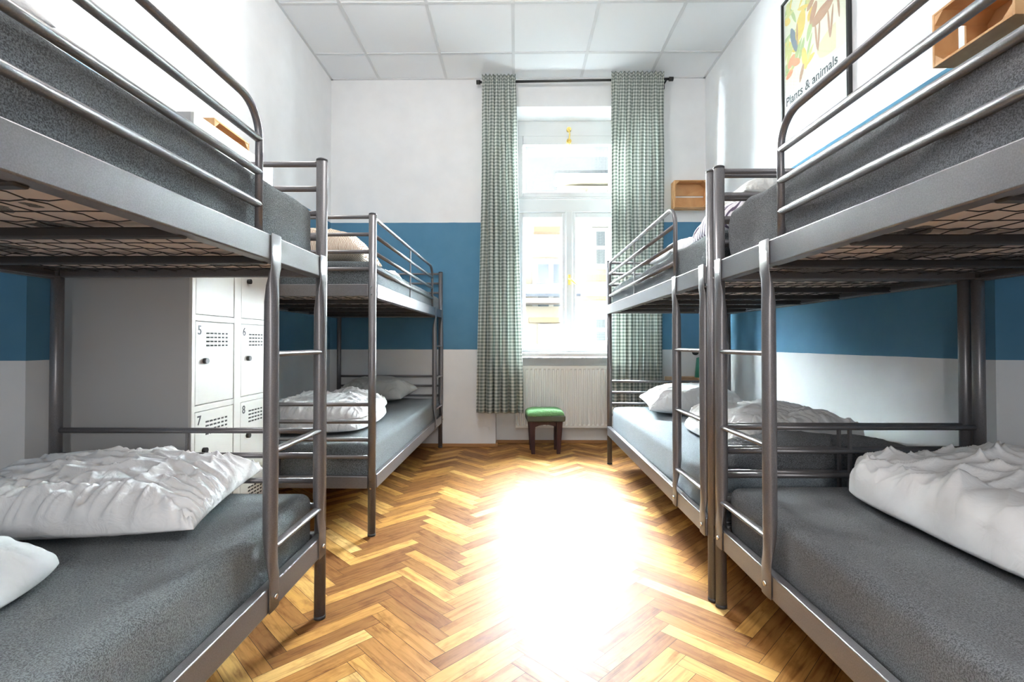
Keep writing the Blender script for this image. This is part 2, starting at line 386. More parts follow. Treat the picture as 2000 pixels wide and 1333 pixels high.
# ------------------------------------------------------------------ room shell
XL_, XR_, YB, ZC, YF = -1.704, 1.715, 4.494, 3.361, -2.5
NX0, NX1, NZ1 = -.194, 1.194, 3.103          # window niche
def floor():
    w_, L_ = .0587, .3437; s2 = math.sqrt(2); rnd = random.Random(4)
    bm = bmesh.new(); ul = bm.loops.layers.uv.new('UVMap'); cl = bm.loops.layers.color.new('plank')
    ox, oy = -.7045, 1.602; g = .0007
    def plank(x0, x1, y0, y1, horiz, sx, sy):
        c = []
        for x, y in ((x0 + g, y0 + g), (x1 - g, y0 + g), (x1 - g, y1 - g), (x0 + g, y1 - g)):
            X, Y = (x - y) / s2 + sx, (x + y) / s2 + sy; c.append((X, Y, 0))
        cx, cy = sum(p[0] for p in c) / 4, sum(p[1] for p in c) / 4
        if not (XL_ - .5 < cx < XR_ + .5 and YF - .3 < cy < 4.95): return
        f = bm.faces.new([bm.verts.new(p) for p in c])
        v = rnd.random(); v = v if rnd.random() > .16 else v * .25
        o1, o2 = rnd.random() * 40, rnd.random() * 40
        uvs = [(0, 0), (L_, 0), (L_, w_), (0, w_)] if horiz else [(0, w_), (0, 0), (L_, 0), (L_, w_)]
        for lp, q in zip(f.loops, uvs): lp[ul].uv = (q[0] + o1, q[1] + o2); lp[cl] = (v, rnd.random(), 0, 1)
    for i in range(-10, 11):
        for j in range(-60, 70):
            sx, sy = ox + i * L_ * s2, oy + j * w_ * s2
            plank(0, L_, 0, w_, True, sx, sy); plank(L_, L_ + w_, w_ - L_, w_, False, sx, sy)
    # cut everything outside the walls
    for co, no in (((XL_ - .42, 0, 0), (-1, 0, 0)), ((XR_ + .42, 0, 0), (1, 0, 0)), ((0, YF, 0), (0, -1, 0)), ((0, 4.70, 0), (0, 1, 0))):
        bmesh.ops.bisect_plane(bm, geom=bm.verts[:] + bm.edges[:] + bm.faces[:], plane_co=co, plane_no=no, clear_outer=True)
    for f in bm.faces: f.material_index = 0
    q = bm.faces.new([bm.verts.new(p) for p in ((XL_ - .42, YF, -.002), (XR_ + .42, YF, -.002), (XR_ + .42, 4.70, -.002), (XL_ - .42, 4.70, -.002))]); q.material_index = 1
    for f in bm.faces:
        if f.normal.z < 0: f.normal_flip()
    me = bpy.data.meshes.new('floor'); bm.to_mesh(me); bm.free(); me.materials.append(M['floor']); me.materials.append(M['gap'])
    o = bpy.data.objects.new('floor', me); COL.objects.link(o); struct(o)
floor()

b = MB(); b.box(XL_ - .3, XR_ + .3, YF, YB + .5, ZC, ZC + .06); struct(b.build('ceiling', M['tile']))
b = MB()
for k in range(-3, 4): x = -.03 + k * .615; abs(x) < 1.75 and b.box(x - .012, x + .012, YF, YB, ZC - .006, ZC)
k = 0
while 4.088 - .615 * k > YF: y = 4.088 - .615 * k; b.box(XL_, XR_, y - .012, y + .012, ZC - .0055, ZC); k += 1
b.box(XL_, XL_ + .02, YF, YB, ZC - .007, ZC); b.box(XR_ - .02, XR_, YF, YB, ZC - .007, ZC); b.box(XL_, XR_, YB - .02, YB, ZC - .007, ZC)
struct(b.build('trim_1', M['grid']))

# window wall with its niche
b = MB()
b.box(XL_ - .3, NX0, YB, 5.1, -.05, ZC + .06); b.box(NX1, XR_ + .3, YB, 5.1, -.05, ZC + .06); b.box(NX0, NX1, YB, 5.1, NZ1, ZC + .06)
b.box(NX0, NX1, 4.662, 5.1, -.05, .80)
struct(b.build('wall_back', M['wall']))
b = MB(); b.box(-3.2, NX0, 5.1, 5.16, -3.5, 4.6); b.box(NX1, 3.2, 5.1, 5.16, -3.5, 4.6); b.box(NX0, NX1, 5.1, 5.16, NZ1, 4.6); b.box(NX0, NX1, 5.1, 5.16, -3.5, .80)
struct(b.build('trim_2', M['stone']))  # unseen dark cladding, added to keep bounced light off the courtyard facades
# side walls: the blind doorway recesses end near the first beds
def side_wall(name, x, s, y_rec, z_rec):
    b = MB(); t = .3
    a0, a1 = sorted((x, x + s * t)); b.box(a0, a1, y_rec, YB, -.05, ZC + .06)
    b.box(a0, a1, YF, y_rec, z_rec, ZC + .06)
    c0, c1 = sorted((x + s * .26, x + s * .42)); b.box(c0, c1, YF, y_rec, -.05, z_rec)
    struct(b.build(name, M['wall']))
side_wall('wall_left', XL_, -1, 1.70, 1.75); side_wall('wall_right', XR_, 1, 1.79, 1.85)
b = MB(); b.box(XL_ - .45, XR_ + .45, YF - .12, YF, -.05, ZC + .06); struct(b.build('wall_front', M['wall']))
# skirting
def skirt(name, pts):
    b = MB()
    for (x0, y0, x1, y1) in pts: b.box(x0, x1, y0, y1, 0, .030, .004)
    struct(b.build(name, M['base']))
skirt('baseboard_back', [(XL_, YB - .018, NX0, YB), (NX1, YB - .018, XR_, YB), (NX0, 4.644, NX1, 4.662)])
skirt('baseboard_left', [(XL_, 1.70, XL_ + .018, YB - .018)]); skirt('baseboard_right', [(XR_ - .018, 1.79, XR_, YB - .018)])
skirt('baseboard_niche', [(NX0, YB, NX0 + .018, 4.644), (NX1 - .018, YB, NX1, 4.644)])

# fixtures of the added pendant fill lamps, out of view
for i, (x, y, z, e) in enumerate(CEIL_LAMPS):
    o = thing('pendant_lamp', ['opal ring pendant lamp hanging over the aisle between the bunks', 'opal ring pendant lamp hanging nearest the door wall'][i], 'lamp', (x, y, ZC), 0, None)
    b = MB(); b.tube([(0, 0, -.001), (0, 0, -.03)], .05, n=24); b.build('canopy', M['white'], o)
    b = MB(); b.tube([(0, 0, -.03), (0, 0, -.34)], .004, n=8); b.build('cord', M['blackm'], o)
    b = MB(); b.tube([(0, 0, -.34), (0, 0, -.345), (0, 0, -.36)], .05, n=32, radii=[(.02, .02), (.17, .17), (.175, .175)]); b.build('lamp_shade', M['white'], o)

o = thing('floor_lamp', 'paper globe floor lamp standing in the aisle near the door wall', 'lamp', (0.0, -1.35, 0))  # stand for the added fill light, never in view
b = MB(); b.tube([(0, 0, 0), (0, 0, .02)], .14, n=32); b.build('base', M['blackm'], o)
b = MB(); b.tube([(0, 0, .02), (0, 0, 1.0)], .009); b.build('pole', M['blackm'], o)
b = MB(); b.tube([(0, 0, 1.0), (0, 0, 1.005), (0, 0, 1.015)], .05, n=32, radii=[(.02, .02), (.10, .10), (.12, .12)]); b.build('lamp_holder', M['white'], o)

# window
def window():
    o = bpy.data.objects.new('window_1', None); COL.objects.link(o); struct(o); o.location = (.5035, 4.79, 0)
    w2 = NX1 - .5035   # half width up to the niche sides
    b = MB()
    b.box(-w2, -w2 + .20, 0, .09, .85, NZ1, .004); b.box(w2 - .20, w2, 0, .09, .85, NZ1, .004)      # jambs
    b.box(-w2 + .2, w2 - .2, 0, .09, 2.955, NZ1, .004); b.box(-w2 + .2, w2 - .2, -.02, .09, 2.205, 2.335, .008); b.box(-w2 + .2, w2 - .2, -.012, .05, 2.335, 2.355, .006)
    b.box(-w2 + .2, w2 - .2, 0, .09, .83, .868, .004)
    b.build('window_frame', M['white'], o)
    W = w2 - .2
    def sash(name, x0, x1, z0, z1, fr, y=0.005, mull=False, thk=.045, top=None):
        top = top or fr
        b = MB()
        b.box(x0, x0 + fr, y, y + thk, z0, z1, .005); b.box(x1 - fr, x1, y, y + thk, z0, z1, .005)
        b.box(x0 + fr, x1 - fr, y, y + thk, z0, z0 + fr * 1.1, .005); b.box(x0 + fr, x1 - fr, y, y + thk, z1 - top, z1, .005)
        s = b.build(name, M['white'], o)
        b = MB(); b.box(x0 + fr - .004, x1 - fr + .004, y + .02, y + .024, z0 + fr, z1 - top + .004); b.build('window_pane', M['glass'], s)
        return s
    sash('casement', -W, -.022, .868, 2.205, .045, -.004); s2 = sash('casement', .022, W, .868, 2.205, .045, -.004)
    up = sash('fanlight', -W, W, 2.357, 2.955, .045, -.004, top=.085)
    # outer leaves of the double window
    yo = .15
    sash('outer_casement', -W + .02, -.01, .872, 2.17, .05, yo); sash('outer_casement', .01, W - .02, .872, 2.17, .05, yo); sash('outer_fanlight', -W + .02, W - .02, 2.38, 3.0, .05, yo)
    b = MB(); b.box(-w2, -W + .02, .09, .25, .85, NZ1); b.box(W - .02, w2, .09, .25, .85, NZ1); b.box(-W + .02, W - .02, .12, .25, 2.17, 2.38); b.box(-W, W, .09, .25, 3.0, NZ1); b.build('outer_frame', M['white'], o)
    b = MB(); b.box(-.032, .032, -.028, .004, .868, 2.215, .009, 3); b.box(-.04, .04, -.02, .0, .868, 2.205, .004); b.build('astragal', M['white'], o)
    # sill board
    b = MB(); b.box(-w2 + .0, w2 - .0, -.30, .02, .815, .85, .008); b.build('window_sill', M['white'], o)
    # brass handle on the centre strip
    b = MB(); b.box(-.012, .012, -.036, -.027, 1.50, 1.60, .004); b.tube([(0, -.03, 1.555), (0, -.06, 1.555)], .007); b.tube([(0, -.06, 1.555), (.03, -.064, 1.535), (.075, -.064, 1.495)], .006, radii=[(.007, .007), (.007, .009), (.005, .006)])
    b.build('window_handle', M['brass'], o)
    b = MB(); b.tube([(0, -.004, 3.01), (0, -.03, 3.01)], .022); b.tube([(0, -.03, 3.01), (.006, -.032, 2.96), (0, -.03, 2.90)], .006); b.tube([(0, -.004, 2.895), (0, -.03, 2.895)], .024); b.tube([(0, -.03, 2.89), (0, -.028, 2.85)], .005)
    b.build('fanlight_latch', M['brass'], o)
window()

# curtain rod and curtains
rod = thing('curtain_rod', 'thin black curtain rod above the window', 'curtain rod', (.5, YB - .10, 3.285))
b = MB(); b.tube([(-.83, 0, -.008), (.86, 0, .012)], .011); b.build('rod', M['blackm'], rod)
for x, z in ((-.845, -.008), (.875, .012)):
    b = MB(); b.tube([(x - .018, 0, z), (x + .018, 0, z)], .019, n=16); b.build('finial', M['blackm'], rod)
for x in (-.78, .83):
    b = MB(); b.tube([(x, .10, .0), (x, 0, .0)], .008); b.box(x - .015, x + .015, .09, .10, -.03, .03, .003); b.build('bracket', M['blackm'], rod)

def curtain(name, label, xt0, xt1, xb0, xb1, ztop, zbot, folds, amp, seed, flare):
    rnd = random.Random(seed); n = folds * 16
    ph = [rnd.uniform(-.5, .5) for _ in range(folds + 2)]; am = [rnd.uniform(.45, 1.4) for _ in range(folds + 2)]
    cloth_w = (xt1 - xt0) * 2.3
    def fn(u, v):
        z = ztop + (zbot - ztop) * v
        k = u * folds; i = int(min(k, folds - 1e-6)); fr = k - i; fr = fr * fr * (3 - 2 * fr)
        uu = u + .045 * noise.noise(Vector((u * 3, v * 1.3, seed)))* min(1, v * 4)
        top = math.exp(-v * 16)                       # gathered on the rod
        A = am[i] * (1 - fr) + am[i + 1] * fr; P = ph[i] * (1 - fr) + ph[i + 1] * fr
        y = amp * (.35 + .75 * min(1, v * 2.2)) * (1 - top) * A * math.sin(2 * PI * uu * folds + P)
        y += .007 * top * math.sin(2 * PI * uu * folds * 2.5 + P * 3)
        y += .014 * noise.noise(Vector((u * 8, v * 3, seed))) * (1 - top)
        y -= .022 * top
        x0 = xt0 + (xb0 - xt0) * v ** flare; x1 = xt1 + (xb1 - xt1) * v ** flare
        x = x0 + (x1 - x0) * uu + amp * .35 * math.cos(2 * PI * uu * folds + P) * (1 - top) * (1 if .02 < u < .98 else .3)
        if v < .016: z += .008 * math.sin(2 * PI * u * folds * 1.5 + 1) - .004 
        return (x, y, z)
    o = grid_mesh(name, n, 140, fn, M['curtain'], uv=lambda a, b_: (a * cloth_w, (1 - b_) * (ztop - zbot)))
    o.location = (0, YB - .115, 0)
    md = o.modifiers.new('thick', 'SOLIDIFY'); md.thickness = .002
    return tag(o, label, 'curtain', None)
curtain('curtain', 'green gingham curtain hanging left of the window', -.312, -.012, -.365, .052, 3.327, .325, 6, .040, 3, 1.1)
curtain('curtain', 'green gingham curtain hanging right of the window, half behind the bunk', .835, 1.302, .83, 1.262, 3.345, .38, 8, .042, 8, 1.1)

# radiator
def radiator():
    o = thing('radiator', 'white ribbed panel radiator under the window', 'radiator', (.5, 4.575, .155))
    n = 25; W = 1.02; st = W / n; b = MB()
    prof = []
    for i in range(n):
        x = -W / 2 + i * st
        prof += [(x + st * .0, 0), (x + st * .18, 0), (x + st * .32, .012), (x + st * .68, .012), (x + st * .82, 0)]
    prof.append((W / 2, 0))
    for (x0, d0), (x1, d1) in zip(prof, prof[1:]):
        b.quad((x0, d0, .035), (x1, d1, .035), (x1, d1, .535), (x0, d0, .535))
        b.quad((x0, d0, .535), (x1, d1, .535), (x1, .004, .548), (x0, .004, .548)); b.quad((x0, .004, .022), (x1, .004, .022), (x1, d1, .035), (x0, d0, .035))
    b.box(-W / 2, W / 2, .004, .02, .0, .026, .003); b.box(-W / 2, W / 2, .004, .02, .545, .575, .003)
    b.build('front_panel', M['radiator'], o)
    b = MB(); b.box(-W / 2, W / 2, .06, .07, 0, .575, .003); b.build('rear_panel', M['radiator'], o)
    b = MB()
    for i in range(50): x = -W / 2 + .02 + i * (W - .04) / 49; b.box(x - .002, x + .002, .012, .062, .556, .572)
    b.box(-W / 2 - .002, -W / 2, .0, .075, 0, .578); b.box(W / 2, W / 2 + .002, 0, .075, 0, .578)
    b.build('top_grille', M['radiator'], o)
    for x in (-.40, .40):
        b = MB(); b.tube([(x, .035, .10), (x, .084, .10)], .012); b.build('wall_bracket', M['radiator'], o)
    b = MB(); b.tube([(.46, .04, .02), (.46, .04, -.14)], .009); b.tube([(.42, .04, .02), (.42, .04, -.14)], .009); b.build('pipe', M['radiator'], o)
radiator()

# stool
def stool():
    o = thing('stool', 'small dark wooden stool with green padded seat before the radiator', 'stool', (.240, 4.30, 0), math.radians(3))
    W, D = .325, .27
    for sx in (-1, 1):
        for sy in (-1, 1):
            b = MB(); xt, yt = sx * (W / 2 - .045), sy * (D / 2 - .045); xb, yb_ = sx * (W / 2 - .055), sy * (D / 2 - .05)
            vs_ = []
            for (cx, cy, z, h) in ((xb, yb_, 0, .015), (xt, yt,   .275, .024)):
                vs_.append([b.bm.verts.new((cx + a * h, cy + c * h, z)) for a, c in ((-1, -1), (1, -1), (1, 1), (-1, 1))])
            b.bm.faces.new(vs_[0][::-1]); b.bm.faces.new(vs_[1])
            for k in range(4): b.bm.faces.new((vs_[0][k], vs_[0][(k + 1) % 4], vs_[1][(k + 1) % 4], vs_[1][k]))
            b.build('leg', M['darkwood'], o)
    for ax in (0, 1):
        for s in (-1, 1):
            b = MB(); hw = (W if ax == 0 else D) / 2 - .045; pts = []
            N = 12
            for i in range(N + 1):
                t = -1 + 2 * i / N; pts.append((t * hw, .245 - .035 * abs(t) ** 2.0))
            poly = [(p[0], p[1]) for p in pts] + [(hw, .275), (-hw, .275)]
            if ax == 0: b.prism([(x, s * (D / 2 - .055), z) for x, z in poly], (0, .018, 0))
            else: b.prism([(s * (W / 2 - .055), x, z) for x, z in poly], (.018, 0, 0))
            b.build('apron', M['darkwood'], o)
    b = MB(); b.box(-W / 2, W / 2, -D / 2, D / 2, .275, .332, .016, 3); b.build('seat_rim', M['grille'], o)
    soft('seat_cushion', (W + .01, D + .01, .048), M['green'], 5, o, p=5, q=.5, bottom=.3, pinch=0, fold=.002, gather=.001, n=40, corner=.1, loc=(0, 0, .316))
stool()

# ------------------------------------------------------------------ bunk beds
BW, BL = .9223, 2.0326    # post centre to post centre
PH = 1.582
def make_bunk(label, mirror=False):
    """Local frame: far aisle post at the origin, bed runs to -y; wall side at -x (left bed) or +x (mirror)."""
    s = -1 if not mirror else 1         # direction of the wall
    o = thing('bunk_bed', label, 'bunk bed')
    St = M['steel']
    for px in (0, s * BW):
        for py in (0, -BL):
            b = MB(); b.tube([(px, py, .004), (px, py, PH - .006)], .0188, n=20); p = b.build('post', St, o)
            b = MB(); b.tube([(px, py, PH - .008), (px, py, PH - .001), (px, py, PH + .002)], .0185, n=20, radii=[(.0192, .0192), (.0192, .0192), (.014, .014)]); b.build('post_cap', M['cap'], p)
            b = MB(); b.tube([(px, py, 0), (px, py, .012)], .0196, n=20); b.build('foot_cap', M['cap'], p)
            for z in (1.218, 1.182, .278, .235):
                q = -1 if py > -1 else 1
                # small bolt heads on the outside of the end posts
                b = MB(); b.tube([(px, py - q * .0185, z), (px, py - q * .0215, z)], .0045, n=10); b.build('bolt', M['chrome'], p)
    for py in (0, -BL):
        for lv, zr, zb in (('u', (1.565, 1.479, 1.393, 1.308), (1.172, 1.233)), ('l', (.641, .556, .469, .383), (.232, .292))):
            x0, x1 = sorted((s * .017, s * (BW - .017)))
            b = MB(); b.box(x0, x1, py - .014, py + .014, zb[0], zb[1], .004); e = b.build('end_beam', St, o)
            for z in zr:
                b = MB(); b.tube([(x0, py, z), (x1, py, z)], .0098, n=12); b.build('end_rail', St, e)
            b = MB(); xm = s * BW / 2; b.box(xm - .0045, xm + .0045, py - .006, py + .006, zb[1], zr[0] if lv == 'l' else zr[0]); 
            b.build('spindle', St, e)
    for px in (0, s * BW):
        for z0, z1 in ((1.165, 1.235), (.228, .296)):
            q = -s if px == 0 else s
            a, c = sorted((px - q * .006, px + q * .021))
            b = MB(); b.box(a, c, -BL + .004 + .012, -.016, z0, z1, .0035)
            # inner ledge that carries the mesh base
            l0, l1 = sorted((px - q * .006, px - q * .028)); b.box(l0, l1, -BL + .02, -.02, z0 + .004, z0 + .009)
            b.build('side_beam', St, o)
    for z in (1.178, .243):
        x0, x1 = sorted((s * .02, s * (BW - .02)))
        for k in range(1, 6):
            y = -BL + BL * k / 6
            b = MB(); b.box(x0, x1, y - .0125, y + .0125, z - .014, z + .008, .004); b.build('cross_bar', M['bar'], o)
        b = MB(); r = .0013
        nx, ny = 13, 28
        for i in range(1, nx):
            x = x0 + (x1 - x0) * i / nx
            b.tube([(x, -BL + .015 + (BL - .03) * t / (ny * 2), z + .0125 + .0018 * math.sin(t * PI / 1 + i * PI / 2)) for t in range(ny * 2 + 1)], r, n=4, cap=False)
        for j in range(1, ny):
            y = -BL + BL * j / ny
            b.tube([(x0 + (x1 - x0) * t / (nx * 2), y, z + .0125 - .0018 * math.sin(t * PI + j * PI / 2) - .003 * math.sin(t * PI / 2) ** 2) for t in range(nx * 2 + 1)], r, n=4, cap=False)
        b.build('wire_mesh', M['wire'], o)
    # guard rail on the aisle side
    yn, yf, R = -BL + .034, -.418, .085
    pts = [(0, yn, 1.236), (0, yn, 1.54)] + [(0, yn + .025 * (1 - math.cos(a)), 1.54 + .025 * math.sin(a)) for a in (PI / 6, PI / 3, PI / 2)]
    pts += [(0, yf - R + R * math.sin(a), 1.565 - R * (1 - math.cos(a))) for a in [PI / 2 * k / 8 for k in range(9)]] + [(0, yf, 1.236)]
    b = MB(); b.tube(pts, .0098, n=14, up=Vector((1, 0, 0))); g = b.build('guard_rail', St, o)
    for z in (1.479, 1.393, 1.308):
        b = MB(); b.tube([(0, yn, z), (0, yf, z)], .0098, n=12); b.build('guard_bar', St, g)
    ym = (yn + yf) / 2
    b = MB(); b.box(-.003, .003, ym - .008, ym + .008, 1.236, 1.562); b.build('guard_upright', St, g)
    # ladder
    xo = -s * .012; xi = -s * .0235
    for yy in (-.042, -.370):
        P, R_ = [], []
        def add(x, z, a, c): P.append((x, yy, z)); R_.append((a, c))
        add(xi, 1.238, .0275, .003); add(xi, 1.160, .0275, .003); add(xi, 1.150, .0268, .0045); add(-s * .0185, 1.13, .0245, .009); add(-s * .014, 1.10, .0218, .0145); add(xo, 1.055, .0198, .0185)
        add(xo, .9, .0195, .0195); add(xo, .6, .0195, .0195); add(xo, .43, .0198, .019); add(-s * .014, .385, .0215, .0155); add(-s * .0185, .345, .0240, .0095); add(xi, .315, .0268, .0045); add(xi, .302, .0275, .003); add(xi, .228, .0275, .003)
        b = MB(); bm = b.bm; rings = []
        for (x, y, z), (ay, ax) in zip(P, R_):
            rings.append([bm.verts.new((x + math.cos(t) * ax, y + math.sin(t) * ay, z)) for t in [2 * PI * k / 20 for k in range(20)]])
        for r0, r1 in zip(rings, rings[1:]):
            for k in range(20): f = bm.faces.new((r0[k], r0[(k + 1) % 20], r1[(k + 1) % 20], r1[k])); f.smooth = True
        bm.faces.new(rings[0]); bm.faces.new(rings[-1])
        st = b.build('ladder_stile', St, o)
        b = MB(); b.tube([(xi, yy, .262), (xi - s * .008, yy, .262)], .0065, n=12); b.build('bolt', M['chrome'], st)
    for z in (.914, .650, .389):
        b = MB(); b.tube([(xo, -.370, z), (xo, -.348, z), (xo, -.064, z), (xo, -.042, z)], .0145, .0075, n=14, radii=[(.012, .006), (.0145, .0078), (.0145, .0078), (.012, .006)]); b.build('ladder_rung', St, o)
    return o
bedL = make_bunk('dark grey metal bunk bed nearest on the left, in front of the lockers')
XL, YLN, XLF, YLF, XR, YRN, XRF, YRF = -.6771, 1.7039, -.690, 2.4251, .7306, 1.7891, .7203, 1.8326
G = 'grey metal bunk beds along both walls'
bedL['group'] = G; bedL.location = (XL, YLN, 0)
bedLF = dup(bedL, (XLF, YLF + BL, 0), math.radians(-.6), 'dark grey metal bunk bed at the far left, beside the window wall', G)
bedR = make_bunk('dark grey metal bunk bed nearest on the right, below the framed poster', True); bedR['group'] = G
bedR.location = (XR, YRN, 0)
bedRF = dup(bedL, (XRF, YRF, 0), PI, 'metal bunk bed at the far right, beside the curtain', G)

# ------------------------------------------------------------------ mattresses and bedding
def mattress(label, bed_x, y_near, y_far, side, z, cover, h=.15, wr=.004, bulge=.0, seed=1, group=None, r=.030, rz=0):
    cx = bed_x + side * BW / 2; cy = (y_near + y_far) / 2
    o = slab('mattress', .84, y_far - y_near - .09, 0, .06, .02, M['ticking'], None, wr=.002, seed=seed)
    o.location = (cx, cy, z); o.rotation_euler = (0, 0, rz); tag(o, label, 'mattress', group)
    c = slab('fleece_cover', .892, y_far - y_near - .052, .002, h, r, cover, o, wr=wr, bulge=bulge, seed=seed + 3)
    return o
GM = 'single mattresses in grey fleece covers'
ZU, ZL = 1.196, .262
mattress('lower mattress of the nearest left bunk, grey fleece under a big quilted pillow', XL, YLN - BL, YLN, -1, ZL, M['fleece'], .175, .004, .005, 1, GM)
mattress('upper mattress of the nearest left bunk, grey fleece edge behind the guard rail', XL, YLN - BL, YLN, -1, ZU, M['fleece'], .207, .007, .012, 2, GM)
mattress('lower mattress of the far left bunk, pale grey fleece', XLF + .0, YLF, YLF + BL, -1, ZL, M['fleece'], .18, .005, .005, 3, GM, rz=math.radians(-.6))
mattress('upper mattress of the far left bunk, dark grey fleece', XLF + .0, YLF, YLF + BL, -1, ZU, M['fleece'], .155, .005, .005, 4, GM, rz=math.radians(-.6))
mattress('lower mattress of the nearest right bunk, grey fleece under a bunched white duvet', XR, YRN - BL, YRN, 1, ZL, M['fleece_d'], .175, .004, .005, 5, GM)
mattress('upper mattress of the nearest right bunk, creased charcoal fleece', XR, YRN - BL, YRN, 1, ZU, M['fleece_d'], .225, .015, .02, 6, GM)
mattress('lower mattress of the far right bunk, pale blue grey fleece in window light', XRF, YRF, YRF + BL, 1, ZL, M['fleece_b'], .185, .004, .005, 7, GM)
mattress('upper mattress of the far right bunk, rumpled grey fleece', XRF, YRF, YRF + BL, 1, ZU, M['fleece'], .175, .010, .015, 8, GM)

def bed_item(name, label, cat, size, m, seed, loc, rz=0, rx=0, ry=0, group=None, **kw):
    o = soft(name, size, m, seed, None, loc=loc, rot=(rx, ry, rz), **kw); return tag(o, label, cat, group)
PK = dict(p=2.6, q=.55, bottom=.35, pinch=.06)
DK = dict(p=4.2, q=.5, bottom=.25, pinch=.0, corner=.3, fold=.018, gather=.020, lump=.024)
GP = 'pillows on the bunk beds'; GD = 'white duvets folded on the bunk beds'
bed_item('pillow', 'large white quilted pillow on the nearest lower left bunk', 'pillow', (.72, .50, .122), M['pillow'], 3, (-1.205, 1.43, .447), math.radians(9), rx=math.radians(3), group=GP, fold=.018, gather=.022, quilt=.010, n=190, gf=34, **PK)
bed_item('duvet', 'corner of a white duvet on the nearest lower left bunk, cut by the photo edge', 'duvet', (.62, .60, .085), M['duvet'], 12, (-1.235, .79, .447), math.radians(4), group=GD, n=110, **{**DK, 'lump': .008, 'fold': .010, 'gather': .006})
bed_item('pillow', 'white pillow at the top of the nearest left upper bunk', 'pillow', (.60, .44, .12), M['pillow'], 8, (-1.04, .56, 1.42), math.radians(4), group=GP, fold=.010, gather=.012, **PK)
bed_item('pillow', 'grey white pillow at the window end of the far left lower bunk', 'pillow', (.60, .40, .14), M['linen'], 21, (-1.19, 4.18, .468), math.radians(-8), rx=math.radians(6), group=GP, fold=.012, gather=.010, **PK)
bed_item('duvet', 'folded white duvet heaped on the far left lower bunk', 'duvet', (.64, .88, .15), M['duvet'], 5, (-1.16, 3.05, .450), math.radians(2), group=GD, layers=2, **DK)
bed_item('pillow', 'beige finely striped pillow on the far left upper bunk', 'pillow', (.56, .50, .16), M['stripe_b'], 31, (-1.10, 2.80, 1.362), math.radians(4), group=GP, fold=.010, gather=.008, **PK)
bed_item('duvet', 'flat white folded duvet on the far left upper bunk beyond the striped pillow', 'duvet', (.55, .55, .07), M['duvet'], 33, (-1.08, 3.50, 1.355), 0, group=GD, **{**DK, 'lump': .008})
bed_item('duvet', 'bunched white duvet spread over the nearest right lower bunk', 'duvet', (.64, 1.16, .150), M['duvet'], 42, (1.325, 1.10, .446), math.radians(3), group=GD, n=230, gf=15, **{**DK, 'p': 3.2, 'fold': .030, 'gather': .036, 'lump': .034, 'corner': .35})
bed_item('pillow', 'pale grey pillow lying on the striped duvet of the far right upper bunk', 'pillow', (.54, .34, .10), M['linen'], 51, (1.16, 2.10, 1.505), 0, group=GP, fold=.01, gather=.01, **PK)
bed_item('pillow', 'white pillow by the window on the far right lower bunk', 'pillow', (.66, .44, .14), M['pillow'], 61, (1.22, 3.46, .468), math.radians(-6), rx=math.radians(5), group=GP, fold=.012, gather=.010, **PK)
bed_item('duvet', 'white duvet folded in layers on the far right lower bunk', 'duvet', (.66, .80, .14), M['duvet'], 64, (1.26, 2.52, .455), math.radians(3), group=GD, layers=2, **DK)
bed_item('duvet', 'white duvet with dark purple stripes on the far right upper bunk', 'duvet', (.60, .62, .13), M['stripe_p'], 71, (1.12, 2.22, 1.387), math.radians(-4), group='striped duvet on the far right upper bunk', **DK)
bed_item('pillow', 'white pillow on the far right upper bunk beside the guard rail', 'pillow', (.52, .42, .11), M['pillow'], 74, (1.06, 2.80, 1.385), 0, group=GP, fold=.008, gather=.008, **PK)
bed_item('blanket', 'rolled dark grey blanket at the foot of the far right lower bunk', 'blanket', (.80, .26, .10), M['fleece_d'], 77, (1.19, 2.00, .445), 0, group=None, fold=.006, gather=.004, lump=.008, p=3, q=.5, bottom=.3, pinch=0, corner=.2)

